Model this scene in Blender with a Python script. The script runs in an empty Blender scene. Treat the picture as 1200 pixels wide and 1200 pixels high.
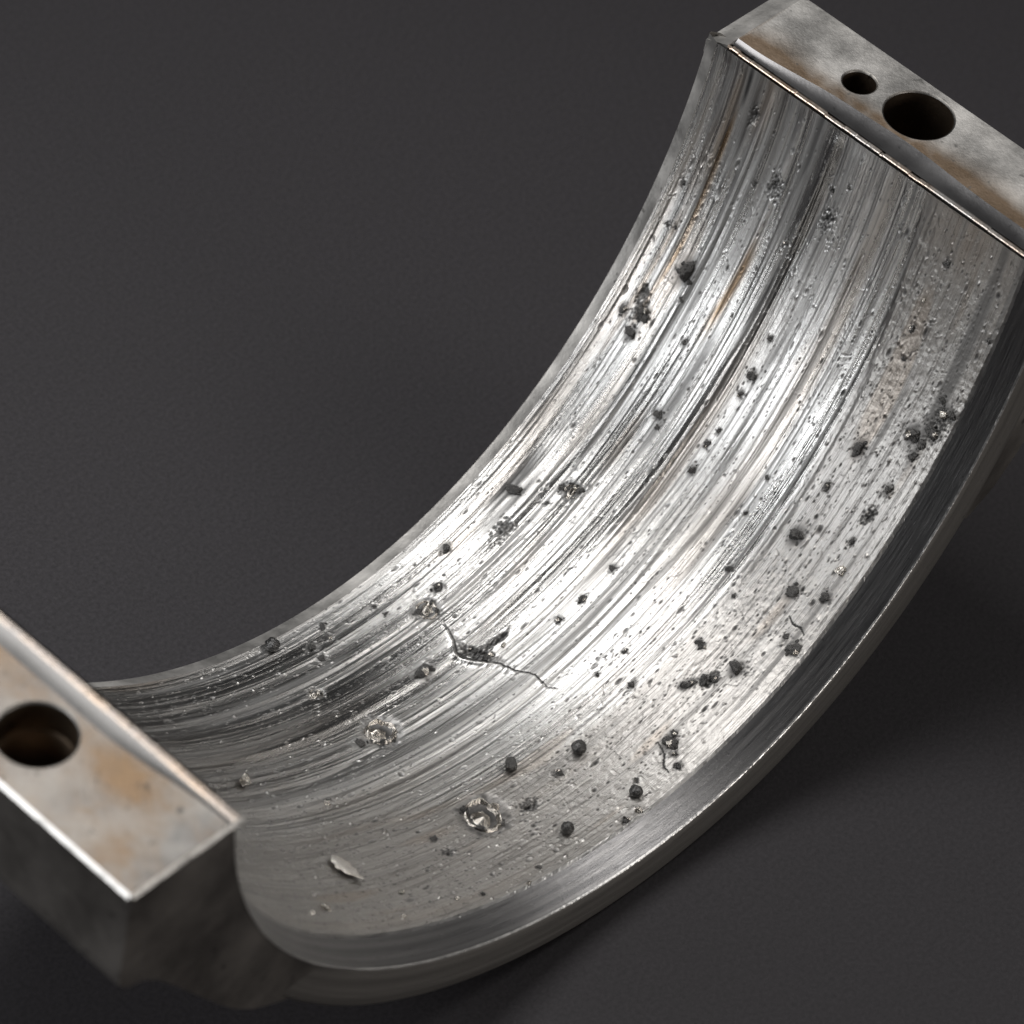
import bpy, bmesh, math, random
import numpy as np
from mathutils import Vector, Matrix
from mathutils.geometry import tessellate_polygon

random.seed(7)
rng = np.random.default_rng(11)
sc = bpy.context.scene
S = 0.05                      # bore radius in metres; everything below is in bore radii
GZ = 1.094                    # height of the bore axis above the table

def W2(p):                    # bore-radius units (axis at z=0) -> metres, table at z=0
    return Vector((p[0]*S, p[1]*S, (p[2]+GZ)*S))

# ------------------------------------------------------------------ camera
cam_d = bpy.data.cameras.new('camera')
cam = bpy.data.objects.new('camera', cam_d)
sc.collection.objects.link(cam)
sc.camera = cam
yaw, tilt, roll = -0.95086, 0.76313, 0.18974
cam.matrix_world = Matrix.Translation(W2((-4.22718, -2.72187, 5.08614))) @ (
    Matrix.Rotation(yaw, 4, 'Z') @ Matrix.Rotation(tilt, 4, 'X') @ Matrix.Rotation(roll, 4, 'Z'))
cam_d.sensor_width = 36.0
cam_d.lens = 5105.88/1200*36.0
cam_d.clip_start, cam_d.clip_end = 0.01, 50.0
cam_d.dof.use_dof = True
cam_d.dof.focus_distance = 8.02*S
cam_d.dof.aperture_fstop = 46.0

# ------------------------------------------------------------------ world and lamps (studio)
wd = bpy.data.worlds.new('World'); sc.world = wd
wd.use_nodes = True
wd.node_tree.nodes['Background'].inputs[0].default_value = (0.92, 0.96, 1.0, 1)
wd.node_tree.nodes['Background'].inputs[1].default_value = 0.036

def area(name, loc, target, size, size_y, power, col):
    l = bpy.data.lights.new(name, 'AREA')
    l.shape = 'RECTANGLE'; l.size = size*S; l.size_y = size_y*S
    l.energy = power; l.color = col
    o = bpy.data.objects.new(name, l); sc.collection.objects.link(o)
    a, b = W2(loc), W2(target)
    o.matrix_world = Matrix.Translation(a) @ (b-a).to_track_quat('-Z', 'Y').to_matrix().to_4x4()
    return o
area('key_softbox', (-0.10, 2.75, 4.3), (0.2, 0.3, -0.6), 4.3, 2.4, 0.80, (1.0, 0.99, 0.975))
area('side_softbox', (-4.4, 2.5, 1.8), (0.7, 0.3, -0.3), 2.6, 2.6, 0.50, (0.96, 0.98, 1.0))
area('front_fill', (4.4, -2.0, 5.4), (0.1, 0, -0.7), 2.2, 2.2, 0.38, (1.0, 0.975, 0.94))  # added fill light, lifts the lower front chamfer and the rim shadow
area('low_front_fill', (1.6, -7.0, 1.2), (0.0, 0, -0.6), 2.6, 1.6, 0.58, (1.0, 0.95, 0.90))  # added low fill, only there to brighten lug front and rim face

sc.view_settings.view_transform = 'Standard'
sc.view_settings.look = 'None'
sc.view_settings.exposure = 0.0
sc.view_settings.gamma = 1.0
sc.render.engine = 'CYCLES'
sc.cycles.use_denoising = True
sc.cycles.max_bounces = 8

# ------------------------------------------------------------------ bore geometry
Wd, CR, CY, TR, BR, BY = 0.74017, 0.02499, 0.05951, 0.09937, 0.01094, 0.03002
WL, WR, HL = 0.23916, 0.22722, 0.31766
SZ, ZL, ZR, CQ = 0.98815, -0.06002, -0.11660, -0.04202
w1, w2, w3, v1, v2, v3 = -0.01856, 0.02976, -0.00383, -0.02024, 0.01226, 0.00561
TB = 0.125
def Wt(t): return Wd + w1*np.cos(t) + w2*np.cos(2*t) + w3*np.cos(3*t)
def Y0(t): return v1*np.cos(t) + v2*np.cos(2*t) + v3*np.cos(3*t)
def PX(r, t): return r*np.cos(t)
def PZ(r, t): return -r*np.sin(t)*SZ + CQ*np.sin(2*t)
def P3(r, t, y): return np.array([PX(r, t), y, PZ(r, t)])
_tt = np.linspace(0, 0.5, 5001)
T0 = float(_tt[np.argmin(abs(PZ(1.0, _tt)-(ZR-0.0052)))])
_tt = np.linspace(math.pi-0.5, math.pi, 5001)
T1 = float(_tt[np.argmin(abs(PZ(1.0, _tt)-(ZL-0.0052)))])

# ------------------------------------------------------------------ mesh helpers
def link(o, parent=None):
    sc.collection.objects.link(o)
    if parent is not None: o.parent = parent
    return o

def mesh_obj(name, verts, faces, m, parent=None, smooth=False, scale=True):
    me = bpy.data.meshes.new(name)
    vs = [tuple(W2(v)) for v in verts] if scale else [tuple(v) for v in verts]
    me.from_pydata(vs, [], [tuple(int(i) for i in f) for f in faces])
    me.update()
    bm = bmesh.new(); bm.from_mesh(me)
    bmesh.ops.recalc_face_normals(bm, faces=bm.faces)
    bm.to_mesh(me); bm.free()
    me.materials.append(m)
    if smooth:
        me.polygons.foreach_set('use_smooth', [True]*len(me.polygons))
    return link(bpy.data.objects.new(name, me), parent)

def grid_obj(name, V, m, parent=None, attrs=None, uv=None, smooth=True):
    """V: (n, k, 3) array of points in bore radii"""
    n, k, _ = V.shape
    me = bpy.data.meshes.new(name)
    co = V.reshape(-1, 3).copy()
    co[:, 2] += GZ
    co *= S
    idx = np.arange(n*k).reshape(n, k)
    q = np.stack([idx[:-1, :-1], idx[:-1, 1:], idx[1:, 1:], idx[1:, :-1]], -1).reshape(-1, 4)
    me.vertices.add(n*k); me.vertices.foreach_set('co', co.ravel().astype(np.float32))
    me.loops.add(q.size); me.loops.foreach_set('vertex_index', q.ravel().astype(np.int32))
    me.polygons.add(len(q))
    me.polygons.foreach_set('loop_start', (np.arange(len(q))*4).astype(np.int32))
    me.polygons.foreach_set('use_smooth', np.full(len(q), smooth))
    for an, av in (attrs or {}).items():
        a = me.attributes.new(an, 'FLOAT', 'POINT')
        a.data.foreach_set('value', av.ravel().astype(np.float32))
    if uv is not None:
        ul = me.uv_layers.new(name='UVMap')
        ul.data.foreach_set('uv', uv.reshape(-1, 2)[q.ravel()].ravel().astype(np.float32))
    me.update(calc_edges=True)
    me.materials.append(m)
    return link(bpy.data.objects.new(name, me), parent)

# ------------------------------------------------------------------ materials
class NT:
    def __init__(s, name):
        s.m = bpy.data.materials.new(name); s.m.use_nodes = True
        s.t = s.m.node_tree; s.b = s.t.nodes['Principled BSDF']
    def n(s, typ, **kw):
        nd = s.t.nodes.new(typ)
        for k, v in kw.items():
            if k.startswith('_'): nd.inputs[int(k[1:])].default_value = v
            else: setattr(nd, k, v)
        return nd
    def l(s, a, b): s.t.links.new(a, b)
    def set(s, **kw):
        for k, v in kw.items(): s.b.inputs[k.replace('_', ' ')].default_value = v
    def noise(s, vec, scale, detail=4, rough=.55, dist=0.0):
        nd = s.n('ShaderNodeTexNoise')
        nd.inputs['Scale'].default_value = scale; nd.inputs['Detail'].default_value = detail
        nd.inputs['Roughness'].default_value = rough; nd.inputs['Distortion'].default_value = dist
        if vec is not None: s.l(vec, nd.inputs['Vector'])
        return nd.outputs['Fac']
    def map(s, v, a, b, c, d):
        nd = s.n('ShaderNodeMapRange')
        nd.inputs[1].default_value = a; nd.inputs[2].default_value = b
        nd.inputs[3].default_value = c; nd.inputs[4].default_value = d
        s.l(v, nd.inputs[0]); return nd.outputs[0]
    def math(s, op, a, b):
        nd = s.n('ShaderNodeMath', operation=op)
        for i, v in enumerate((a, b)):
            if isinstance(v, (int, float)): nd.inputs[i].default_value = v
            else: s.l(v, nd.inputs[i])
        return nd.outputs[0]
    def mix(s, f, a, b):
        nd = s.n('ShaderNodeMix', data_type='RGBA')
        if isinstance(f, (int, float)): nd.inputs[0].default_value = f
        else: s.l(f, nd.inputs[0])
        for i, v in ((6, a), (7, b)):
            if isinstance(v, tuple): nd.inputs[i].default_value = (*v, 1)
            else: s.l(v, nd.inputs[i])
        return nd.outputs[2]
    def bump(s, h, dist, strength=1.0, prev=None):
        nd = s.n('ShaderNodeBump')
        nd.inputs['Distance'].default_value = dist; nd.inputs['Strength'].default_value = strength
        s.l(h, nd.inputs['Height'])
        if prev is not None: s.l(prev, nd.inputs['Normal'])
        return nd.outputs['Normal']
    def attr(s, name):
        return s.n('ShaderNodeAttribute', attribute_name=name).outputs['Fac']
    def obj(s):
        return s.n('ShaderNodeTexCoord').outputs['Object']

def mat_rim(name, c0, c1, rough, metallic=1.0):
    k = NT(name)
    uv = k.n('ShaderNodeUVMap', uv_map='UVMap').outputs[0]
    def mapped(sx, sy):
        mp = k.n('ShaderNodeMapping'); mp.inputs['Scale'].default_value = (sx, sy, 1); k.l(uv, mp.inputs[0]); return mp.outputs[0]
    lines = k.noise(mapped(620, 9), 1, 3, .65)
    band = k.noise(mapped(90, 1.5), 1, 2, .5)
    spots = k.noise(mapped(330, 330), 1, 3, .65)
    nick = k.noise(mapped(140, 140), 1, 2, .5)
    base = k.mix(k.map(band, .35, .65, 0, 1), c0, c1)
    base = k.mix(k.map(lines, .56, .72, 0, .22), base, tuple(c*.45 for c in c0))
    base = k.mix(k.map(spots, .64, .74, 0, .5), base, tuple(min(1, c*2.2) for c in c1))
    base = k.mix(k.map(nick, .68, .76, 0, .6), base, tuple(c*.3 for c in c0))
    k.l(base, k.b.inputs['Base Color'])
    k.set(Metallic=metallic)
    k.l(k.map(lines, .3, .7, rough-.07, rough+.08), k.b.inputs['Roughness'])
    b = k.bump(lines, .00005, .4)
    b = k.bump(spots, .00003, .3, b)
    b = k.bump(nick, .00006, .12, b)
    k.l(b, k.b.inputs['Normal'])
    return k.m

def mat_bore():
    k = NT('scored_bore_steel')
    uv = k.n('ShaderNodeUVMap', uv_map='UVMap').outputs[0]
    mp = k.n('ShaderNodeMapping'); mp.inputs['Scale'].default_value = (520, 5, 1); k.l(uv, mp.inputs[0])
    mp2 = k.n('ShaderNodeMapping'); mp2.inputs['Scale'].default_value = (95, 2.2, 1); k.l(uv, mp2.inputs[0])
    mp3 = k.n('ShaderNodeMapping'); mp3.inputs['Scale'].default_value = (300, 300, 1); k.l(uv, mp3.inputs[0])
    fine = k.noise(mp.outputs[0], 1.0, 3, .6)
    broad = k.noise(mp2.outputs[0], 1.0, 3, .6)
    grain = k.noise(mp3.outputs[0], 1.0, 2, .6)
    dirt, stain, matte, tone = k.attr('dirt'), k.attr('stain'), k.attr('matte'), k.attr('tone')
    base = k.mix(k.math('ADD', k.math('MULTIPLY', k.map(broad, .35, .68, 0, 1), .45), k.math('MULTIPLY', tone, .55)), (.32, .312, .303), (.68, .675, .665))
    base = k.mix(k.math('MULTIPLY', matte, .62), base, (.33, .313, .295))
    base = k.mix(stain, base, (.33, .215, .115))
    # fine dark oxide caught in the scratches
    sd = k.math('MULTIPLY', k.map(fine, .54, .66, 0, 1), .62)
    base = k.mix(sd, base, (.10, .095, .09))
    base = k.mix(dirt, base, (.022, .021, .021))
    k.l(base, k.b.inputs['Base Color'])
    k.l(k.map(dirt, 0, 1, 1.0, .35), k.b.inputs['Metallic'])
    r = k.math('ADD', k.math('ADD', k.map(broad, .3, .7, .20, .28), k.math('MULTIPLY', tone, .10)), k.math('MULTIPLY', matte, .15))
    r = k.math('ADD', r, k.math('MULTIPLY', dirt, .32))
    k.l(r, k.b.inputs['Roughness'])
    k.set(Anisotropic=.55)
    tg = k.n('ShaderNodeTangent', direction_type='UV_MAP'); tg.uv_map = 'UVMap'
    k.l(tg.outputs[0], k.b.inputs['Tangent'])
    b1 = k.bump(fine, .00006, .55)
    b2 = k.bump(grain, .00005, .5, b1)
    k.l(b2, k.b.inputs['Normal'])
    return k.m

def mat_steel(name, c0, c1, rough, spot=None, grain=1.0, metallic=1.0, stain=None, scale=60):
    """worked steel: soft cloudy colour, fine grain, optional brown heat stain and dark specks"""
    k = NT(name)
    o = k.obj()
    cl = k.noise(o, scale/S*.05, 5, .6)
    gr = k.noise(o, 2600, 3, .7)
    base = k.mix(k.map(cl, .36, .66, 0, 1), c0, c1)
    if stain is not None:
        base = k.mix(k.attr('stain'), base, stain)
    sp = k.map(k.noise(o, 900, 2, .5), .66, .74, 0, .7)
    base = k.mix(sp, base, tuple(c*.35 for c in c0))
    k.l(base, k.b.inputs['Base Color'])
    k.set(Metallic=metallic)
    k.l(k.map(cl, .3, .7, rough-.06, rough+.08), k.b.inputs['Roughness'])
    b = k.bump(gr, .00005*grain, .6)
    b = k.bump(k.noise(o, 420, 3, .6), .00008*grain, .25, b)
    k.l(b, k.b.inputs['Normal'])
    return k.m

M_bore = mat_bore()
M_body = mat_steel('dark_machined_steel', (.105, .098, .09), (.19, .178, .165), .50, metallic=.72)
M_lug = mat_steel('dark_lug_steel', (.075, .068, .062), (.18, .166, .152), .38, metallic=.72, scale=110)
M_front = mat_rim('machined_chamfer_steel', (.155, .153, .156), (.235, .231, .231), .33)
M_rim = mat_rim('machined_rim_face', (.125, .118, .11), (.165, .156, .146), .46, .8)
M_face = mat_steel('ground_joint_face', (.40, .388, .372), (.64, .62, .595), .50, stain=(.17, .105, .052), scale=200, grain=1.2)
M_face_near = mat_steel('dimmed_joint_face', (.105, .101, .097), (.245, .232, .215), .50, stain=(.135, .085, .045), scale=170, grain=1.2)  # joint face steel with darkened colour, offsets the strong key reflection
M_lip = mat_steel('polished_relief_edge', (.10, .098, .10), (.16, .157, .158), .36, grain=.4)
M_lip_near = mat_steel('lightened_relief_edge', (.17, .166, .163), (.25, .245, .24), .48, grain=.4)  # relief steel with lightened colour, offsets the dark reflection on the left strip
M_lining = mat_steel('coppery_lining_edge', (.38, .29, .22), (.33, .325, .32), .38, scale=150)
M_hole = mat_steel('dark_hole_wall', (.06, .046, .034), (.15, .11, .078), .42)  # even dark brown for the hole walls
M_deep = mat_steel('hole_depth_shade', (.006, .006, .006), (.012, .012, .012), .7, metallic=0)  # near-black colour of the closing disc, shade of the deep hole painted in
M_grit = mat_steel('black_carbon_grit', (.045, .044, .044), (.16, .155, .15), .24, metallic=.85, grain=3, scale=260)
M_crest = mat_steel('dull_lining_edge', (.27, .215, .17), (.225, .22, .22), .42, scale=150)
M_edge = mat_steel('bright_bore_edge', (.36, .355, .35), (.54, .53, .52), .36, scale=300)
M_bead = mat_steel('black_glossy_bead', (.040, .039, .040), (.10, .098, .095), .20, metallic=.8, grain=.7, scale=200)
M_spat = mat_steel('molten_steel_spatter', (.26, .24, .215), (.56, .53, .49), .17, grain=.5, scale=300)
M_chip = mat_steel('bright_chip_steel', (.60, .56, .51), (.74, .71, .67), .24, scale=200)

# ------------------------------------------------------------------ table
def table_surface():
    k = NT('dark_charcoal_board')
    o = k.obj()
    f = k.noise(o, 2300, 3, .7)
    c = k.noise(o, 9, 3, .5)
    base = k.mix(k.map(f, .3, .72, 0, 1), (.0118, .0106, .0120), (.0282, .0256, .0284))
    base = k.mix(k.math('MULTIPLY', k.map(c, .3, .7, 0, 1), .5), base, (.0150, .0137, .0152))
    k.l(base, k.b.inputs['Base Color'])
    k.set(Roughness=.72)
    k.b.inputs['Specular IOR Level'].default_value = .25
    b = k.bump(f, .00010, .4)
    k.l(b, k.b.inputs['Normal'])
    E = 1.6
    me = bpy.data.meshes.new('table_surface')
    me.from_pydata([(-E, -E, 0), (E, -E, 0), (E, E, 0), (-E, E, 0), (-E, -E, -.02), (E, -E, -.02), (E, E, -.02), (-E, E, -.02)], [],
                   [(0, 1, 2, 3), (7, 6, 5, 4), (0, 4, 5, 1), (1, 5, 6, 2), (2, 6, 7, 3), (3, 7, 4, 0)])
    me.materials.append(k.m)
    ob = link(bpy.data.objects.new('table_surface', me))
    ob['kind'] = 'structure'
    ob['label'] = 'plain matt charcoal table surface under the bearing cap'
table_surface()

# ------------------------------------------------------------------ the bearing cap
cap = bpy.data.objects.new('bearing_cap', None)
link(cap)
cap.empty_display_size = .01
cap['label'] = 'worn steel half round bearing cap with scored bore and drilled joint faces'
cap['category'] = 'bearing cap'

# ---- bore: one fine sheet, grooves, pits and tears are real relief
NT_, NY_ = 1560, 640
tv = np.linspace(T0, T1, NT_)
sv = np.linspace(0, 1, NY_)
TT = np.repeat(tv[:, None], NY_, 1)
y0 = Y0(tv)[:, None]; wt = Wt(tv)[:, None]
YY = y0 + (wt-y0)*sv[None]
dth = tv[1]-tv[0]; dy = Wd/(NY_-1)

def stn(st, sy, seed):
    """smooth noise, unit variance, correlation st (rad) along the arc and sy along the axis"""
    r = np.random.default_rng(seed).standard_normal((NT_*2, NY_*2))
    ft = np.fft.fftfreq(NT_*2, dth)[:, None]; fy = np.fft.rfftfreq(NY_*2, dy)[None]
    F = np.fft.rfft2(r)*np.exp(-2*(math.pi**2)*((ft*st)**2 + (fy*sy)**2))
    a = np.fft.irfft2(F, s=(NT_*2, NY_*2))[:NT_, :NY_]
    return (a-a.mean())/a.std()
def sstep(x, a, b):
    t = np.clip((x-a)/(b-a), 0, 1); return t*t*(3-2*t)

D = np.zeros((NT_, NY_)); dirt = np.zeros_like(D); stain = np.zeros_like(D)
# zones: the front strip is matt and grainy, the middle bright and scored
edge_y = np.interp(tv, [.1, .36, .48, .78, 1.2, 1.6, 2.0, 3.1], [.235, .206, .19, .17, .16, .20, .26, .30])[:, None]
matte = 1-sstep(YY + .012*stn(.25, .012, 5), edge_y-.02, edge_y+.02)
matte = np.maximum(matte, .75*sstep(TT, 1.75, 2.3))
patch = stn(.16, .05, 6)
matte = np.clip(matte + .45*sstep(patch, .9, 1.8), 0, 1)
sco = 1-.72*matte
def plain(yc, wy, ta, tb):
    return np.exp(-((YY-yc)/wy)**4)*sstep(TT, ta-.1, ta+.1)*(1-sstep(TT, tb-.25, tb+.25))
pol = np.clip(plain(.30, .045, .15, 1.45)+plain(.375, .016, .4, 1.6)+plain(.245, .016, .2, 1.2)+plain(.62, .022, .6, 1.7)+plain(.49, .02, .8, 1.9)+plain(.70, .015, .7, 1.7), 0, 1)*(1-matte)
sco = sco*(1-.62*pol)
D += .0016*stn(.8, .045, 1)
D += .00125*stn(.6, .016, 2)*sco
D += .00062*stn(.40, .0048, 3)*sco
D += .00034*stn(.26, .0017, 4)*(.35+.65*sco)
D += .00016*stn(.30, .0010, 7)*(.3+.7*sco)
g5 = stn(.30, .0026, 8)
D -= .0010*np.clip(g5-1.5, 0, 2)*sco                      # sparse deeper scratches
D += .00013*stn(.0030, .0022, 9)*(.35+matte)              # grain
D += .00022*stn(.010, .006, 10)*matte
dirt = np.maximum(dirt, .55*sstep(g5, 1.7, 2.6)*sco)
L1 = stn(.40, .0011, 31)+.5*stn(.15, .0016, 32)
dirt = np.maximum(dirt, .48*sstep(L1, 1.25, 2.4)*sstep(stn(.22, .03, 33), -.9, .8)*(1-.4*matte))
L2 = stn(.6, .0022, 34)
dirt = np.maximum(dirt, .42*sstep(L2, 1.3, 2.3)*sstep(stn(.25, .05, 35), -.6, .9)*(1-.5*matte))
D -= .0005*sstep(L1, 1.3, 2.2)*(1-.5*matte)
st1 = stn(.22, .010, 12) + .7*stn(.5, .03, 13)
dirt = np.maximum(dirt, .62*sstep(st1, 1.35, 2.6)*(1-.45*sstep(TT, .7, 1.5)))
st2 = stn(.16, .005, 14)
dirt = np.maximum(dirt, .5*sstep(st2, 1.7, 2.7))
stain = np.maximum(stain, .22*sstep(stn(.3, .02, 15), .8, 2.0)*(1-.6*sstep(TT, .6, 1.4)))
stain = np.maximum(stain, .20*sstep(stn(.08, .012, 16), 1.2, 2.2))

def band(yc, wy, ta, tb, soft=.08):
    """weight of a stripe at axial position yc between arc angles ta and tb"""
    m = sstep(TT, ta-soft, ta+soft)*(1-sstep(TT, tb-soft, tb+soft))
    wob = .0035*np.sin(TT*7+yc*40) + .0020*np.sin(TT*17+yc*90)
    return m*np.exp(-.5*((YY-yc-wob)/wy)**2)
# the ridges and dark bands that stand out in the upper bore
for yc, wy, ta, tb, a in ((.443, .0055, .10, 1.05, .0042), (.425, .004, .1, 1.0, -.0030), (.600, .006, .1, 1.2, .0028), (.588, .0045, .1, 1.1, -.0025),
                          (.530, .005, .25, 1.3, .0022), (.345, .006, .2, 1.5, .0020), (.300, .004, .3, 1.5, -.0022), (.665, .006, .5, 1.5, .0022),
                          (.560, .004, .7, 1.9, -.0028), (.480, .006, .9, 2.0, .0028), (.390, .004, .8, 1.9, -.0024), (.255, .005, .2, 1.3, .0018),
                          (.700, .005, .9, 2.0, -.0020), (.640, .005, 1.0, 2.1, .0020), (.330, .004, 1.0, 2.0, .0020)):
    D += a*band(yc, wy, ta, tb)
D += .0045*(sstep(YY, edge_y-.008, edge_y+.008)-1)*sstep(TT, .1, .3)*(1-sstep(TT, .8, 1.2))*-1   # step where the scored land begins
for yc, wy, ta, tb, a in ((.655, .006, .08, .22, .85), (.630, .010, .06, .30, .7), (.590, .008, .06, .42, .6), (.478, .009, .06, .40, .75), (.452, .005, .36, .58, .95),
                          (.545, .006, .2, .5, .5), (.40, .006, .12, .42, .6), (.375, .004, .25, .6, .5), (.575, .004, .45, .9, .5),
                          (.653, .0065, .98, 1.13, .95), (.628, .005, 1.03, 1.2, .75), (.50, .004, .6, 1.1, .55), (.41, .003, .6, 1.2, .5),
                          (.30, .003, .4, 1.2, .55), (.245, .003, .3, .9, .4), (.355, .007, 1.0, 1.4, .35), (.60, .010, 1.6, 2.0, .5), (.52, .012, 1.75, 2.2, .4)):
    dirt = np.maximum(dirt, 1.0*a*band(yc, wy*1.2, ta, tb, .06)*np.clip(.75+.35*stn(.05, .004, int(yc*1000)), 0, 1.2))
D -= .007*band(.653, .007, 1.0, 1.11, .04) + .005*band(.452, .005, .38, .57, .05)
for yc, wy, ta, tb, a in ((.662, .005, .22, .66, .95), (.675, .010, .12, .35, .4), (.523, .006, .40, .60, .8), (.685, .006, .42, .75, .4), (.61, .02, .05, .22, .45), (.12, .06, .05, .2, .2)):
    stain = np.maximum(stain, a*band(yc, wy, ta, tb, .06)*np.clip(.8+.3*stn(.04, .004, int(yc*1000)+1), 0, 1.1))

tone = np.clip(.5+.30*stn(.9, .016, 41)+.16*stn(.5, .006, 42)+.25*(pol-.3), 0, 1)*(1-.6*matte)
def win(t, y, rt, ry):
    i0 = max(0, int((t-rt-T0)/dth)); i1 = min(NT_, int((t+rt-T0)/dth)+2)
    if i1 <= i0: return None
    im = (i0+i1)//2
    f = lambda yy: (yy-YY[im, 0])/(YY[im, -1]-YY[im, 0])*(NY_-1)
    j0 = max(0, int(f(y-ry))); j1 = min(NY_, int(f(y+ry))+2)
    if j1 <= j0: return None
    return slice(i0, i1), slice(j0, j1)
def pit(t, y, r, el, depth, dk, rim=.0):
    w = win(t, y, r*el*2.2, r*2.2)
    if w is None: return
    q = np.sqrt(((TT[w]-t)/(r*el))**2 + ((YY[w]-y)/r)**2)
    k = np.exp(-q**2*1.3)
    D[w] += -depth*k + rim*depth*np.exp(-((q-1.5)/.45)**2)
    if dk > 0: dirt[w] = np.maximum(dirt[w], dk*np.clip(1.35-q, 0, 1)**.6)

# thousands of small pits, many strung along common scratch tracks
tracks = rng.uniform(.03, .72, 90)
for k in range(6000):
    t = rng.uniform(T0+.02, 2.5)
    if rng.random() < .6: y = tracks[rng.integers(90)] + rng.normal(0, .0012) + .004*math.sin(t*6)
    else: y = rng.uniform(.0, .74)
    r = .0009 + .0012*rng.random()**3 + (.0022*rng.random() if rng.random() < .06 else 0)
    pit(t, y, r, rng.uniform(1, 3.2), r*rng.uniform(.4, 1.0), rng.uniform(.45, .95), .25)
# small raised specks, densest low on the left and along the front strip
for k in range(1700):
    if rng.random() < .5: t = rng.normal(1.95, .22); y = rng.uniform(0, .72)
    else: t = rng.uniform(T0+.02, 2.2); y = abs(rng.normal(0, .13))
    r = .0012+.0016*rng.random()**3
    pit(t, y, r, rng.uniform(.8, 1.8), -r*rng.uniform(.5, 1.3), 0)
# short fibres / crooked cuts
for k in range(260):
    t = rng.uniform(.2, 2.2); y = rng.uniform(.02, .72); a = rng.normal(0, .8); L = rng.uniform(.004, .013)
    sg = rng.choice([-1, 1, 1])
    for q in np.linspace(-1, 1, 7):
        pit(t+q*L*math.cos(a), y+q*L*math.sin(a)+.2*L*q*q, .0013, 1, -sg*.0008, .6 if sg < 0 else 0)

for k in range(34):
    t = rng.uniform(.3, 1.9); y = rng.uniform(.05, .68); a = rng.normal(0, .10); L = rng.uniform(.03, .14)
    for q in np.linspace(-1, 1, int(L/.0016)):
        pit(t+q*L, y+q*L*a, .0010, 1.6, .0007*(1-q*q), .35*(1-q*q))

def polyline(pts, n):
    pts = np.array(pts); seg = np.r_[0, np.cumsum(np.linalg.norm(np.diff(pts, axis=0), axis=1))]
    u = np.linspace(0, seg[-1], n)
    return np.stack([np.interp(u, seg, pts[:, 0]), np.interp(u, seg, pts[:, 1])], -1)
# the crack across the middle and the smaller ones at the front edge
CRACKS = [([(1.378, .535), (1.392, .498), (1.412, .470), (1.402, .443), (1.388, .425), (1.368, .400), (1.362, .370), (1.343, .335), (1.345, .300), (1.335, .285)], .0030, .006, 1),
          ([(.935, .052), (.944, .036), (.940, .020), (.947, .006)], .0022, .004, 1),
          ([(1.50, .135), (1.515, .100), (1.528, .066)], .0010, -.0018, 0),
          ([(1.29, .070), (1.30, .045), (1.32, .030), (1.325, .012)], .0022, .004, 1)]
for ci, (pts, r, dep, dk) in enumerate(CRACKS):
    n = 140 if ci == 0 else 50
    pl = polyline(pts, n)
    for q, (t, y) in enumerate(pl):
        u = (q+.5)/n; e = math.sin(math.pi*u)**.5
        jit = rng.normal(0, .0005, 2)
        pit(t+jit[0], y+jit[1], .0009+r*(.2+.35*rng.random())*e, 1, dep*.3*(.4+.6*rng.random())*e, 1.5*dk)
        if ci == 0:
            # torn gouge: wide near the bend, closing to a hairline; smeared lip below it
            g = math.exp(-((u-.36)/.20)**2)
            for z in range(3):
                pit(t-rng.random()*.030*g-.001, y+rng.normal(0, .002), .0016+.0022*rng.random()*g, 1.5, rng.normal(.0014, .0012)*g, 1.2*g*(rng.random() < .7))
            pit(t+.005+.005*g, y, .0040+.003*g, 1, -.00080*(.2+g), 0)
# the dark torn wedge that runs back from the bend
for q in range(300):
    u = rng.random()**.8; v = rng.normal(0, .30*(1-.75*u))
    t = 1.396 - .085*u; y = .447 - .008*u + .026*v
    pit(t, y, .0013*(.5+rng.random()), rng.uniform(1.5, 5), rng.normal(.0010, .0016), .9*(rng.random() < .65))

cap_bits = []
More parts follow.
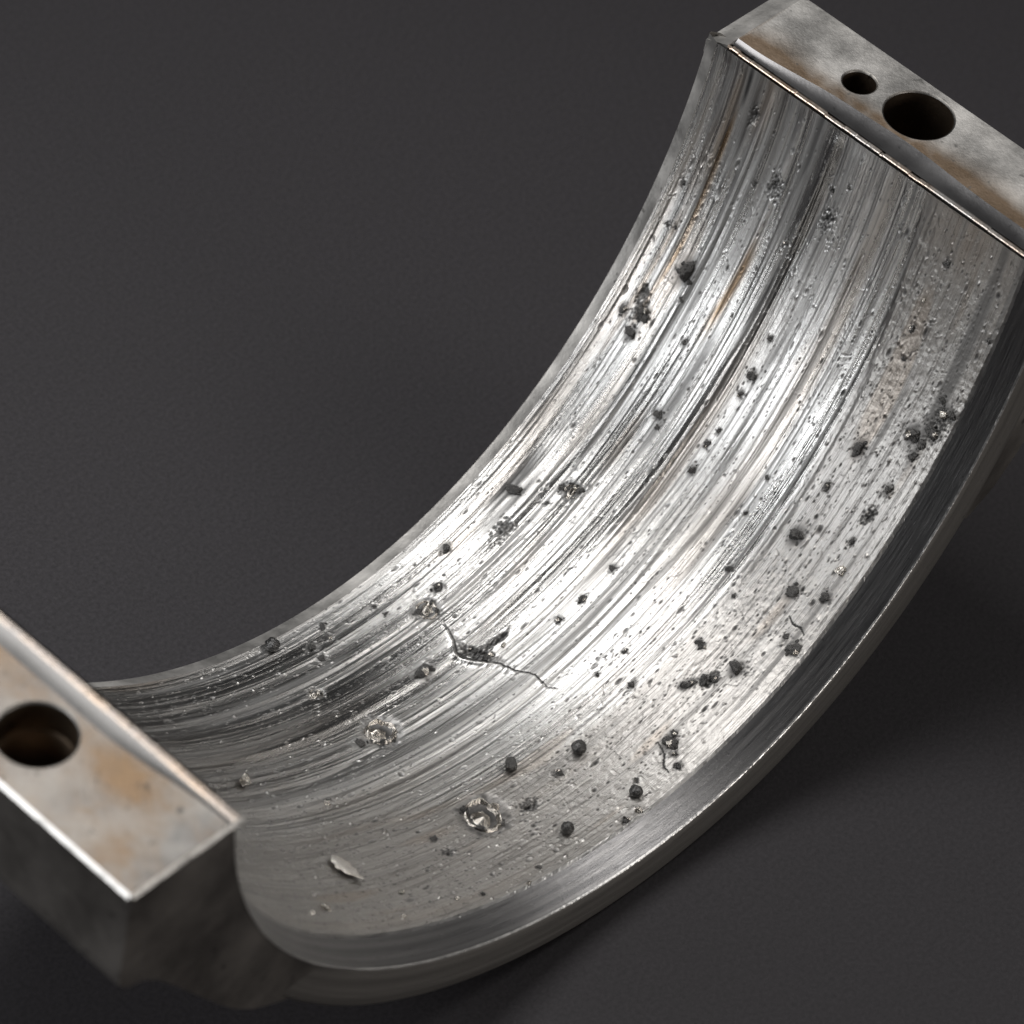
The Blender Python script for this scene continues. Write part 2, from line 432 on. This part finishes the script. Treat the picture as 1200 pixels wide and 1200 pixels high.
# photo features on the bore: (arc angle, axial position, radius) — filled in below
FEAT = [
    ('lump', 0.528, 0.6147, 0.0219),
    ('lump', 0.6896, 0.653, 0.0125),
    ('lump', 0.6449, 0.6512, 0.0125),
    ('lump', 0.6621, 0.6932, 0.0094),
    ('rough', 0.6415, 0.6658, 0.0125),
    ('rough', 0.614, 0.6768, 0.0094),
    ('lump', 0.5796, 0.5983, 0.0047),
    ('lump', 0.6415, 0.5455, 0.0063),
    ('lump', 0.614, 0.3923, 0.0094),
    ('lump', 0.5383, 0.3977, 0.0063),
    ('lump', 0.7825, 0.509, 0.0109),
    ('lump', 0.6553, 0.3923, 0.0063),
    ('lump', 0.8272, 0.385, 0.0094),
    ('lump', 0.6037, 0.1297, 0.0141),
    ('lump', 0.7722, 0.3923, 0.0063),
    ('lump', 0.3939, 0.7132, 0.0063),
    ('lump', 0.4799, 0.7023, 0.0047),
    ('lump', 0.473, 0.684, 0.0047),
    ('rough', 0.2907, 0.529, 0.0125),
    ('lump', 0.2873, 0.5345, 0.0063),
    ('lump', 0.3114, 0.571, 0.0047),
    ('lump', 0.3664, 0.4561, 0.0063),
    ('rough', 0.2838, 0.3996, 0.0141),
    ('lump', 0.2254, 0.416, 0.0063),
    ('lump', 0.2013, 0.3831, 0.0047),
    ('rough', 0.1944, 0.622, 0.0094),
    ('lump', 1.0714, 0.6421, 0.0125),
    ('rough', 1.147, 0.6038, 0.0141),
    ('crater', 1.0026, 0.5527, 0.0172),
    ('lump', 1.0095, 0.5728, 0.0078),
    ('lump', 0.9923, 0.5363, 0.0078),
    ('lump', 1.2502, 0.6585, 0.0094),
    ('lump', 1.3258, 0.6056, 0.0109),
    ('crater', 1.3774, 0.5837, 0.0219),
    ('lump', 1.3946, 0.591, 0.0094),
    ('lump', 1.4428, 0.6293, 0.0047),
    ('lump', 1.4462, 0.6567, 0.0047),
    ('lump', 1.4943, 0.4798, 0.0156),
    ('crater', 1.6663, 0.4233, 0.0312),
    ('lump', 1.7248, 0.4214, 0.0125),
    ('tear', 1.374, 0.4269, 0.0094),
    ('fleck', 1.3362, 0.4233, 0.0063),
    ('lump', 1.3809, 0.4543, 0.0063),
    ('lump', 1.0714, 0.3831, 0.0078),
    ('lump', 1.1573, 0.385, 0.0078),
    ('lump', 1.2192, 0.3868, 0.0078),
    ('lump', 1.233, 0.188, 0.0078),
    ('lump', 1.1883, 0.2464, 0.0047),
    ('lump', 1.1677, 0.1151, 0.0094),
    ('lump', 1.1539, 0.1078, 0.0078),
    ('lump', 1.1333, 0.095, 0.0094),
    ('lump', 1.1195, 0.0804, 0.0078),
    ('lump', 1.0782, 0.0622, 0.0141),
    ('rough', 1.1264, 0.0859, 0.0094),
    ('lump', 1.2777, 0.0531, 0.0141),
    ('lump', 1.2571, 0.0622, 0.0078),
    ('lump', 1.3018, 0.0093, 0.0078),
    ('lump', 1.288, 0.0312, 0.0063),
    ('lump', 1.4772, 0.1479, 0.0094),
    ('lump', 1.0817, 0.1534, 0.0063),
    ('lump', 0.8066, 0.137, 0.0156),
    ('lump', 0.6965, 0.1424, 0.0078),
    ('lump', 0.9338, 0.2044, 0.0078),
    ('lump', 0.896, 0.0768, 0.0125),
    ('lump', 0.865, 0.0166, 0.0109),
    ('fleck', 0.8066, 0.0257, 0.0094),
    ('lump', 0.9785, 0.0057, 0.0125),
    ('lump', 0.9716, 0.0312, 0.0063),
    ('lump', 1.0851, 0.1442, 0.0063),
    ('lump', 0.6346, 0.0385, 0.0094),
    ('lump', 0.7515, 0.0421, 0.0063),
    ('rough', 0.6965, 0.0421, 0.0078),
    ('tear', 0.5211, 0.0531, 0.0156),
    ('lump', 0.5555, 0.033, 0.0094),
    ('tear', 0.5005, 0.0239, 0.0125),
    ('tear', 0.4558, 0.0221, 0.0141),
    ('lump', 0.4524, 0.0038, 0.0094),
    ('lump', 0.4352, 0.0367, 0.0078),
    ('lump', 0.528, 0.0312, 0.0094),
    ('rough', 0.4833, 0.0184, 0.0156),
    ('lump', 0.7378, 0.3868, 0.0047),
    ('lump', 0.8306, 0.2464, 0.0047),
    ('lump', 0.8031, 0.4962, 0.0063),
    ('crater', 1.6663, 0.1643, 0.0391),
    ('lump', 1.6869, 0.1917, 0.0094),
    ('lump', 1.6491, 0.1315, 0.0078),
    ('lump', 1.3809, 0.0421, 0.0047),
    ('lump', 1.4634, -0.0071, 0.0078),
    ('fleck', 1.429, -0.0071, 0.0078),
    ('lump', 1.797, 0.1698, 0.0078),
    ('rough', 1.797, 0.1315, 0.0063),
    ('lump', 1.6766, 0.0148, 0.0047),
    ('lump', 1.8245, 0.0221, 0.0047),
    ('fleck', 1.9758, 0.0914, 0.0047),
    ('fleck', 1.8829, 0.0367, 0.0047),
    ('fleck', 2.0343, 0.0403, 0.0047),
    ('fleck', 1.7248, -0.0035, 0.0063),
    ('rough', 1.5769, 0.1297, 0.0109),
    ('lump', 1.5562, 0.684, 0.0078),
    ('lump', 1.57, 0.6585, 0.0078),
    ('lump', 1.6113, 0.6567, 0.0094),
    ('lump', 1.6181, 0.6239, 0.0094),
    ('crater', 1.6972, 0.5619, 0.0141),
    ('lump', 1.9105, 0.3357, 0.0063),
    ('fleck', 1.9173, 0.3303, 0.0063),
    ('fleck', 2.2131, 0.095, 0.0109),
    ('fleck', 2.2784, 0.0804, 0.0063),
    ('lump', 0.2116, 0.1424, 0.0078),
    ('fleck', 0.2976, 0.1552, 0.0047),
    ('lump', 0.3561, 0.1515, 0.0063),
    ('fleck', 0.3561, 0.1552, 0.0047),
    ('lump', 1.0507, 0.5746, 0.0047),
    ('lump', 1.2605, 0.2518, 0.0047),
    ('lump', 0.9716, 0.1607, 0.0047),
    ('lump', 0.7515, 0.2518, 0.0047),
    ('lump', 0.4145, 0.1406, 0.0047),
    ('lump', 0.2907, 0.0057, 0.0047),
]
# --FEAT--

for kind, t, y, r in FEAT:
    if kind == 'crater':
        for q in range(60):
            a = rng.uniform(0, 6.283); rr = r*math.sqrt(rng.random())*1.25
            pit(t+rr*math.cos(a), y+rr*math.sin(a), r*.16*(.5+rng.random()), 1, rng.normal(.0004, .0012), .8*(rng.random() < .5))
        pit(t, y, r*.95, 1.15, r*.30, 1.0, .10)
    elif kind in ('lump', 'bead', 'tear'):
        for q in range(26):
            a = rng.uniform(0, 6.283); rr = r*(.7+.9*rng.random()**2)
            pit(t+rr*1.2*math.cos(a), y+rr*math.sin(a), .0011+r*.10*rng.random(), 1.3, rng.normal(.0004, .0012), .75*(rng.random() < .6))
        if kind != 'bead':
            dk = win(t, y, r*2.4, r*1.8)
            if dk:
                q2 = ((TT[dk]-t)/(1.5*r))**2+((YY[dk]-y)/(1.05*r))**2
                dirt[dk] = np.maximum(dirt[dk], .75*np.exp(-q2**1.5))
    elif kind == 'rough':
        for q in range(int(40+9000*r)):
            a, b = rng.normal(0, .6, 2)
            pit(t+a*r*1.8, y+b*r, .0012+.0016*rng.random(), 1.4, rng.normal(.0010, .0012), .9*(rng.random() < .75))

# nibbled front edge
nib = np.clip(np.interp(tv, np.linspace(T0, T1, 420), np.clip(rng.normal(-.4, 1, 420), 0, 2)**1.5), 0, 2.5)
nib *= .3+sstep(tv, 0, .2)*(1-sstep(tv, .95, 1.3))
D -= (.0016*nib)[:, None]*np.exp(-sv*Wd/.004)[None]

fade = np.minimum(1, np.minimum(sv/.004, (1-sv)/.004))[None]
ends = sstep(TT, T0, T0+.035)*sstep(-TT, -T1, -T1+.035)
R_ = 1 - D*(.3+.7*fade)*(.12+.88*ends)
V = np.stack([PX(R_, TT), YY, PZ(R_, TT)], -1)
grid_obj('bore_surface', V, M_bore, cap, {'dirt': np.clip(dirt, 0, 1), 'stain': np.clip(stain, 0, 1), 'matte': matte, 'tone': tone},
         np.stack([YY, TT], -1))

# ---- shell body: chamfer, front rim, outside, back
def band_rows(fn, n=300):
    ts = np.linspace(T0, T1, n)
    return np.array([[P3(r, t, y) for (r, y) in fn(t)] for t in ts])
def band_uv(fn, n=300):
    ts = np.linspace(T0, T1, n); o = []
    for t in ts:
        p = np.array(fn(t)); d = np.r_[0, np.cumsum(np.linalg.norm(np.diff(p, axis=0), axis=1))]
        o.append(np.stack([d, np.full(len(d), t)], -1))
    return np.array(o)
def edge_fn(t):
    a = Y0(t)
    return [(.9990, a+.0016), (1.0004, a-.0006), (1.0026, a-.0040)]
YL = float(Y0(math.pi))-CY-.006
def run(t): return float(sstep(t, 2.20, 2.60))
def chamfer_fn(t):
    a, b = Y0(t), Y0(t)-CY
    b = b+(YL-b)*run(t)
    k = [(1.0022+(CR-.0022)*u , a-.003+(b-a+.003)*u) for u in np.linspace(0, .96, 9)] + [(1+CR, b)]
    return k
eo = grid_obj('front_edge_highlight', band_rows(edge_fn, 700)+rng.normal(0, .00014, (700, 3, 3)), M_edge, cap, smooth=False)  # bright strip stands in for the highlight along this edge
eo['label'] = 'thin strip painted bright as an edge highlight between bore and front chamfer'
grid_obj('front_chamfer', band_rows(chamfer_fn), M_front, cap, uv=band_uv(chamfer_fn))
def rim_fn(t):
    b = Y0(t)-CY
    ro = 1+TR; kk = run(t)
    b = b+(YL-b)*kk
    m = lambda p, q: b+p+(q-p)*kk
    return [(1+CR, m(0, .0005)), (1+CR+.004, m(-.0025, .004))] + [(1+CR+.004+(TR-CR-.012)*u, m(-.0025-.0075*u, .004)) for u in (.25, .5, .75, 1)] + \
           [(ro-.003, m(-.008, .004)), (ro, m(-.004, .008)), (ro, b+.04), (ro+.002, b+.10)]
def crest_fn(t):
    b = Y0(t)-CY; b = b+(YL-b)*run(t)
    return [(1+CR-.0012, b+.0026), (1+CR-.0002, b-.0004), (1+CR+.0012, b-.0014)]
co_ = grid_obj('rim_edge', band_rows(crest_fn, 700)+rng.normal(0, .00012, (700, 3, 3)), M_edge, cap, smooth=False)
co_['label'] = 'thin worn edge between chamfer and rim face'
grid_obj('front_rim', band_rows(rim_fn), M_rim, cap, uv=band_uv(rim_fn))
def back_fn(t):
    a, w = Y0(t), Wt(t)
    k = float(sstep(-PZ(1.0, t), .25, .33) if t > 1.57 else sstep(-PZ(1.0, t), .43, .55))   # inside the lugs the wall stays clear of the holes
    B = .03+(TB-.03)*k; F = .028+(TR-.01-.028)*k
    return [(1+F, a+.035), (1+B-.006, a+.036), (1+B, a+.042), (1+B, w+BY-.012), (1+B-.012, w+BY), (1+BR+.003, w+BY), (1+BR, w+BY-.002)]
def rear_fn(t):
    w = Wt(t)
    return [(1+BR, w+BY-.002), (1+BR*.9, w+BY*.8), (1+BR*.5, w+BY*.4), (1+BR*.2, w+BY*.12), (1.0005, w)]
grid_obj('rear_chamfer', band_rows(rear_fn), M_face, cap)
grid_obj('shell_body', band_rows(back_fn), M_body, cap)

# ---- lugs with joint faces, lining edges and holes
def tess(loops):
    pl = [[Vector((p[0], p[1], 0)) for p in l] for l in loops]
    flat = [p for l in loops for p in l]
    return flat, tessellate_polygon(pl)
def circle(cx, cy, r, n=64):
    return [(cx+r*math.cos(2*math.pi*i/n), cy+r*math.sin(2*math.pi*i/n)) for i in range(n)]

def lug(sgn, z0, wid, yf, yb, prof, holes, lipw, bev_f, bev_b, stain_fn, lin_w):
    """sgn -1 left, +1 right; prof: outline in the XZ plane from the outer top corner to inside the ring"""
    e = .006
    zf = z0-.011                                     # bore-side foot of the relieved edge
    # joint face grid with holes cut: fine Delaunay-like grid so that stain masks have room
    ys = np.linspace(yf+bev_f, yb-bev_b, 150)
    inner = [(sgn*(1+lin_w+lipw(y)), y) for y in ys]
    xo = sgn*(1+wid-e)
    outer = [(xo, y) for y in ys[::-1]]
    from mathutils.geometry import delaunay_2d_cdt
    pts, edges = [], []
    def loop(lp):
        s = len(pts); pts.extend(Vector(p) for p in lp); n = len(lp)
        edges.extend((s+i, s+(i+1) % n) for i in range(n)); return s
    loop(inner+outer)
    hl = []
    for (hx, hy, hr, depth) in holes:
        hl.append(circle(hx, hy, hr+.0035)); loop(hl[-1])
    for gx in np.arange(.03, wid, .006):
        for gy in np.arange(yf+bev_f+.004, yb-bev_b-.004, .006):
            x = sgn*(1+gx+.0015*((gy*1000) % 2))
            if gx < lin_w+lipw(gy)+.004 or gx > wid-e-.003: continue
            if any((x-h[0])**2+(gy-h[1])**2 < (h[2]+.006)**2 for h in holes): continue
            pts.append(Vector((x, gy)))
    vv, ee, ff, *_ = delaunay_2d_cdt(pts, edges, [], 0, 1e-6)
    keep = []
    for f in ff:
        c = sum((vv[i] for i in f), Vector((0, 0)))/len(f)
        lo = 1+lin_w+lipw(c.y); ax = abs(c.x)
        if ax < lo-1e-5 or ax > 1+wid-e or c.y < ys[0] or c.y > ys[-1]: continue
        if any((c.x-h[0])**2+(c.y-h[1])**2 < (h[2]+.0032)**2 for h in holes): continue
        keep.append(f)
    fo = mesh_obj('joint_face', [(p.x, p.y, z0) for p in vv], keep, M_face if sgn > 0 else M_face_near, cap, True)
    fo['label'] = 'brown stained flat joint face'
    a = fo.data.attributes.new('stain', 'FLOAT', 'POINT')
    co = np.empty(len(fo.data.vertices)*3); fo.data.vertices.foreach_get('co', co); co = co.reshape(-1, 3)/S
    a.data.foreach_set('value', np.array([stain_fn(abs(p[0])-1, p[1]) for p in co], np.float32))
    # relieved edge between lining and face
    yy = np.linspace(yf+bev_f*.5, yb-bev_b, 220)
    rows = []
    n1 = np.convolve(rng.normal(0, 1, 240), np.ones(9)/9, 'same')[:220]
    n2 = np.convolve(rng.normal(0, 1, 240), np.ones(3)/3, 'same')[:220]
    for i, y in enumerate(yy):
        L = lipw(y)
        rows.append([(sgn*(1+lin_w-.001+(L+.001)*u), y, z0-.0046 + .0046*u - .0012*math.sin(math.pi*u)*(1+.15*n1[i])) for u in np.linspace(0, 1, 14)])
    grid_obj('relieved_edge', np.array(rows), M_lip if sgn > 0 else M_lip_near, cap)
    # lining edge: bright, chipped crest along the bore
    yy = np.linspace(yf+bev_f*.3, yb-bev_b, 420)
    chips = np.zeros(420); i = 0
    while i < 420:
        n = int(rng.integers(3, 26)); chips[i:i+n] = rng.choice([0, .3, .55, 1.0], p=[.4, .3, .2, .1]) + .12*rng.random(); i += n
    rows = []
    for i, y in enumerate(yy):
        c = chips[i]*(.3 if sgn < 0 else .9); zt = z0-.0038-.0036*c
        xi = .9994+.0016*c
        rows.append([(sgn*(xi+.0030), y, zf-.004), (sgn*(xi+.0016), y, zt-.0026), (sgn*(xi+.0016), y, zt-.0008), (sgn*(xi+.0035), y, zt+.0002*n2[i % 220]),
                     (sgn*(1+lin_w*.7), y, zt+.0004), (sgn*(1+lin_w), y, zt-.001), (sgn*(1+lin_w+.0012), y, zf-.006)])
    lo = grid_obj('lining_edge', np.array(rows), M_lining if sgn > 0 else M_crest, cap, smooth=False)
    lo['label'] = 'bright chipped edge of the bore lining'
    # edge bevels of the face: outer, front, back
    X0, X1 = sgn*(1+lin_w), sgn*(1+wid)
    def strip(name, P, m):
        f = [(2*i, 2*i+1, 2*i+3, 2*i+2) for i in range(len(P)//2-1)]
        return mesh_obj(name, P, f, m, cap)
    nb = 60
    wob = lambda: rng.normal(0, .0007) - (.004*rng.random() if rng.random() < .12 else 0)
    P = []
    for y in np.linspace(yf+bev_f, yb-bev_b, nb): P += [(xo, y, z0), (X1, y, z0-e+wob())]
    strip('worn_edge', P, M_face)
    P = []
    for x in np.linspace(sgn*1.002, xo, nb): P += [(x, yf+bev_f, z0), (x, yf, z0-max(bev_f*.9, .004)+wob())]
    strip('worn_edge', P, M_face)
    P = []
    for x in np.linspace(sgn*1.0, xo, nb): P += [(x, yb-bev_b, z0), (x, yb, z0-bev_b*.4)]
    strip('rear_bevel', P, M_face)
    zb = z0-.05
    xs = sgn*1.0; xe = sgn*(1+lin_w+lipw(yb-bev_b)+.004)
    mesh_obj('rear_bevel', [(xs, yb-bev_b, z0), (xs, yb, z0-bev_b*.4), (xs, yb, zb), (xs, yb-bev_b, zb), (xe, yb-bev_b, z0), (xe, yb-bev_b, zb)],
             [(0, 1, 2, 3), (0, 3, 5, 4)], M_face, cap)
    # block: side walls from the profile
    pr = [(X1, z0-e)] + prof
    V_, F_ = [], []
    for y in (yf, yb):
        V_ += [(x, y, z) for x, z in pr]
    n = len(pr)
    for i in range(n-1): F_.append((i, i+1, n+i+1, n+i))
    capl = [(sgn*(1.002 if sgn > 0 else 1+CR), z0-max(bev_f*.9, .004))] + pr
    flat, tr = tess([capl])
    s = len(V_); V_ += [(x, yf, z) for x, z in flat]; F_ += [tuple(s+i for i in t) for t in tr]
    capb = [(sgn*1.002, z0-bev_b*.4)] + [(X1, z0-bev_b*.4)] + prof
    flat, tr = tess([capb])
    s = len(V_); V_ += [(x, yb, z) for x, z in flat]; F_ += [tuple(s+i for i in t) for t in tr]
    mesh_obj('lug', V_, F_, M_lug, cap)
    # holes: chamfer, wall, ledge, narrower bore, black disc as the shade of the depth
    for (hx, hy, hr, depth) in holes:
        big = hr > .045
        N = 64
        grid_obj('hole_rim', np.array([[(hx+r*math.cos(2*math.pi*i/N), hy+r*math.sin(2*math.pi*i/N), z) for r, z in ((hr+.0036, z0), (hr+.0010, z0-.0008), (hr, z0-.0040))] for i in range(N+1)]), M_face_near, cap)
        levels = [(hr, z0-.0040), (hr, z0-depth*.35), (hr*.985, z0-depth*.36), (hr*.86 if big else hr*.97, z0-depth*.40), (hr*.84 if big else hr*.95, z0-depth)]
        N = 64; rows = [[(hx+r*math.cos(2*math.pi*i/N), hy+r*math.sin(2*math.pi*i/N), z) for r, z in levels] for i in range(N+1)]
        ho = grid_obj('bolt_hole' if big else 'dowel_hole', np.array(rows), M_hole, cap)
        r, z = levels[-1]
        mesh_obj('hole_shade_disc', [(hx+r*math.cos(2*math.pi*i/N), hy+r*math.sin(2*math.pi*i/N), z+.002) for i in range(N)], [tuple(range(N))], M_deep, ho)

def blob(u, y, uc, yc, su, sy): return math.exp(-((u-uc)/su)**2-((y-yc)/sy)**2)
def hsh(u, y): return .5+.5*math.sin(u*91+math.sin(y*57)*2)*math.sin(y*73+math.sin(u*47)*2)
def stain_r(u, y):
    w = .011+float(lip_r(y))
    v = 1.0*math.exp(-((u-w-.010)/.028)**2)*(.60+.40*hsh(u, y)) + .55*blob(u, y, .06, .66, .05, .08) + .5*blob(u, y, .08, .18, .05, .12)
    return min(.85, max(0, v-.06))
def stain_l(u, y):
    v = .75*blob(u, y, .085, .14, .04, .08) + .5*blob(u, y, .07, .48, .03, .10) + .35*blob(u, y, .19, .05, .06, .04) + .40*hsh(u*1.7, y*1.3)*hsh(u*.6+.3, y*.5)+.20*(1-blob(u, y, .10, -.02, .09, .09))
    return min(.8, max(0, v-.08))
lip_r = lambda y: .016+.022*sstep(y, .70, .48)*1.0+.010*math.exp(-((y-.33)/.12)**2)
lip_l = lambda y: .010+.024*sstep(y, -.02, .24)

yl = float(Y0(math.pi))-CY-.006
lug(-1, ZL, WL, yl, float(Wt(T1))+BY, [(-1-WL-.006, -.250), (-1-WL-.004, -.272), (-1-WL+.012, -.290), (-1.190, -.302), (-1.157, -.330), (-1.114, -.384), (-1.053, -.465), (-1.007, -.526),
     (-.962, -.580), (-.915, -.622), (-.85, -.66), (-.80, -.68)] + [(float(PX(1+CR-.0005, t)), float(PZ(1+CR-.0005, t))) for t in np.linspace(2.38, 3.06, 26)],
    [(-1.12968, .28727, .06489, .17)], lip_l, .006, .05, stain_l, .018)
lug(1, ZR, WR, float(Y0(T0))-CY-.006, float(Wt(T0))+BY, [(1+WR, -.42), (1+WR-.02, -.44), (1.16, -.46), (1.10, -.52), (1.05, -.60), (1.00, -.66), (.93, -.70), (.88, -.66), (1.02, -.30)],
    [(1.13776, .37291, .06619, .34), (1.11945, .50259, .03236, .22)], lip_r, .006, .05, stain_r, .014)

# ------------------------------------------------------------------ lumps, beads, chips on the bore
def frame_at(t, y, lift):
    """matrix with Z = surface normal (into the bore), X = along the arc, Y = along the axis"""
    h = 1e-4
    tx = Vector(P3(1, t+h, y)-P3(1, t-h, y)).normalized()
    ay = Vector((0, 1, 0)); nz = tx.cross(ay).normalized()
    if nz.dot(Vector((-math.cos(t), 0, math.sin(t)))) < 0: nz = -nz
    ay = nz.cross(tx).normalized()
    p = W2(P3(1, t, y)) + nz*lift*S
    i = min(NT_-1, max(0, int((t-T0)/dth)))
    j = min(NY_-1, max(0, int((y-YY[i, 0])/(YY[i, -1]-YY[i, 0])*(NY_-1))))
    d = float(np.median(D[max(0, i-4):i+5, max(0, j-4):j+5]))
    p = p + nz*d*S
    return Matrix(((tx.x, ay.x, nz.x, p.x), (tx.y, ay.y, nz.y, p.y), (tx.z, ay.z, nz.z, p.z), (0, 0, 0, 1)))

from mathutils import noise as mn
def rock_mesh(name, m, seed, rough=.28, facet=True, sub=4, flat=1.0, npl=7):
    bm = bmesh.new()
    bmesh.ops.create_icosphere(bm, subdivisions=sub, radius=1)
    o = Vector((seed*3.7, seed*1.3, seed*2.1))
    rnd = random.Random(seed)
    planes = [(Vector((rnd.gauss(0, 1), rnd.gauss(0, 1), rnd.gauss(0, 1))).normalized(), rnd.uniform(.45, .85)) for _ in range(npl if facet else 0)]
    for v in bm.verts:
        d = v.co.normalized()
        r = 1 + rough*(mn.noise(d*1.6+o) + .55*mn.noise(d*3.7+o) + .3*mn.noise(d*8.5+o))
        for pn, pd in planes:
            c = d.dot(pn)
            if c > .05: r = min(r, pd/c + .10*mn.noise(d*5+o) + .05*mn.noise(d*12+o))
        v.co = d*r; v.co.z *= flat
    me = bpy.data.meshes.new(name); bm.to_mesh(me); bm.free()
    me.materials.append(m)
    me.polygons.foreach_set('use_smooth', [not facet]*len(me.polygons))
    return me
def spatter_mesh(name, m, seed):
    """crumpled molten splash: raised torn rim round a hollow"""
    o = Vector((seed*5.1, seed*2.3, 0)); n, k = 72, 26
    V_, F_ = [], []
    for i in range(n):
        a = 2*math.pi*i/n
        R = 1+.10*mn.noise(Vector((math.cos(a)*1.5, math.sin(a)*1.5, seed*1.0)))+.08*mn.noise(Vector((math.cos(a)*5, math.sin(a)*5, seed*2.0)))
        for j in range(k):
            u = j/(k-1); x, y = R*u*math.cos(a), R*u*math.sin(a)
            q = Vector((x*1.6, y*1.6, seed*.7))
            f = mn.noise(q)+.5*abs(mn.noise(q*2.1))+.12*mn.noise(q*5)
            h = .40*math.exp(-((u-.76)/.13)**2)*(.85+.55*mn.noise(Vector((math.cos(a)*1.4, math.sin(a)*1.4, seed*3.0)))) + .42*math.exp(-((x+.18)**2+(y-.12)**2)/.10) + .10*f*(1-u**3) - .02
            if u > .9: h -= (u-.9)*5
            V_.append((x, y, h))
    for i in range(n):
        for j in range(k-1):
            a, b = i*k+j, ((i+1) % n)*k+j
            F_.append((a, b, b+1, a+1))
    me = bpy.data.meshes.new(name); me.from_pydata(V_, [], F_); me.update()
    bm = bmesh.new(); bm.from_mesh(me); bmesh.ops.remove_doubles(bm, verts=bm.verts, dist=1e-5); bmesh.ops.recalc_face_normals(bm, faces=bm.faces); bm.to_mesh(me); bm.free()
    me.materials.append(m); me.polygons.foreach_set('use_smooth', [True]*len(me.polygons))
    return me
rocks = [rock_mesh('embedded_grit', M_grit, s, .62, True, 4) for s in range(1, 13)]
bright = [rock_mesh('metal_fleck', M_spat, s, .70, True, 3, 1.0, 5) for s in range(21, 26)]

def put(me, name, t, y, r, parent, sx=1, sy=1, sz=.8, rot=None, lift=.25):
    ob = bpy.data.objects.new(name, me)
    M = frame_at(t, y, r*lift) @ Matrix.Rotation(rng.uniform(0, 6.28) if rot is None else rot, 4, 'Z')
    ob.matrix_world = M @ Matrix.Diagonal((r*S*sx, r*S*sy, r*S*sz, 1))
    sc.collection.objects.link(ob)
    if parent is not None: ob.parent = parent
    return ob

ki = 0
for kind, t, y, r in FEAT:
    ki += 1
    if kind in ('lump', 'tear'):
        oval = kind == 'lump' and r > .02
        put(rocks[ki % 12], 'embedded_grit', t, y, r*1.02, cap, 1.15 if oval else rng.uniform(.95, 1.25), .72 if oval else rng.uniform(.8, 1.0), .6 if kind == 'lump' else .45, 0.0 if oval else None, .10 if kind == 'lump' else .0)
        for q in range(rng.integers(1, 4)):
            a = rng.uniform(0, 6.283)
            put(rocks[(ki+q*5) % 12], 'embedded_grit', t+math.cos(a)*r*1.3, y+math.sin(a)*r*.8, r*rng.uniform(.15, .40), cap, lift=.1)
        if kind == 'tear' or rng.random() < .3:
            put(bright[ki % 5], 'metal_fleck', t+rng.normal(0, r*.5), y+rng.normal(0, r*.5), r*.5, cap, lift=.7)
    elif kind == 'fleck':
        put(bright[ki % 5], 'metal_fleck', t, y, r, cap)
    elif kind == 'crater':
        put(spatter_mesh('molten_spatter', M_spat, ki), 'molten_spatter', t, y, r, cap, 1.22, 1.12, .95, lift=.02)
        for q in range(4):
            a = rng.uniform(0, 6.283)
            put((rocks if q < 3 else bright)[(ki+q) % 5], 'embedded_grit' if q < 3 else 'metal_fleck', t+math.cos(a)*r*.9, y+math.sin(a)*r*.9, r*rng.uniform(.14, .3), cap, lift=.3)

# loose debris lying in the bottom of the bore: things of their own
LOOSE = [
    ('bead', 1.4118, 0.1588, 0.0138, 'round black bead on the bright scored floor, nearer the middle of the bore', 'grit bead', 31, 0.6),
    ('bead', 1.5666, 0.0458, 0.0123, 'round black bead alone on the grey strip close to the front rim', 'grit bead', 32, 0.6),
    ('bead', 1.68, 0.6968, 0.0138, 'shiny black bead by the rear edge of the bore, near the left lug', 'grit bead', 33, 0.6),
    ('bead', 1.4049, 0.0221, 0.0123, 'rough black bead beside the front chamfer with tiny specks around it', 'grit bead', 34, 0.6),
    ('grit', 1.5356, 0.2172, 0.0154, 'dark angular grit lump behind the biggest round spatter crater', 'grit lump', 35, 0.6),
    ('chip', 2.0446, 0.4287, 0.0154, 'bright jagged metal chip right beside the left lug', 'metal chip', 36, 0.6),
    ('sliver', 2.0446, 0.1734, 0.0323, 'long bright metal sliver lying in the shaded front left hollow of the bore', 'metal sliver', 37, -1.45),
]
# --LOOSE--
def loose(kind, t, y, r, label, cat, seed, rot=0):
    if kind == 'bead':
        ob = put(rock_mesh('grit_bead', M_bead, seed, .16, False, 4), 'grit_bead', t, y, r, None, 1, 1, .95, rot, .80)
    elif kind == 'chip':
        ob = put(rock_mesh('metal_chip', M_spat, seed, .8, True, 4), 'metal_chip', t, y, r, None, 1.1, .85, .7, rot, .45)
    elif kind == 'grit':
        ob = put(rock_mesh('grit_lump', M_grit, seed, .30, True, 4), 'grit_lump', t, y, r, None, 1.1, .9, .8, rot, .55)
    else:
        n, k = 40, 14; V_, F_ = [], []
        for i in range(n):
            u = i/(n-1); w = .95*math.sin(math.pi*min(1, .04+u*.93))**.8*(.45+.75*u)
            for j in range(k):
                a = 2*math.pi*j/k
                V_.append(((u-.5)*2.2, w*math.cos(a)*(1+.12*math.sin(u*23))+.10*math.sin(u*3), .16*w*math.sin(a)+.22*(u-.4)**2+.10*math.cos(a)*w+.16))
        for i in range(n-1):
            for j in range(k):
                F_.append((i*k+j, i*k+(j+1) % k, (i+1)*k+(j+1) % k, (i+1)*k+j))
        F_ += [tuple(range(k)), tuple((n-1)*k+j for j in range(k))]
        me = bpy.data.meshes.new('metal_sliver'); me.from_pydata(V_, [], F_); me.update(); me.materials.append(M_chip)
        me.polygons.foreach_set('use_smooth', [True]*len(me.polygons))
        ob = put(me, 'metal_sliver', t, y, r, None, 1, 1, 1, rot, .0)
    ob['label'] = label; ob['category'] = cat
for a in LOOSE: loose(*a)
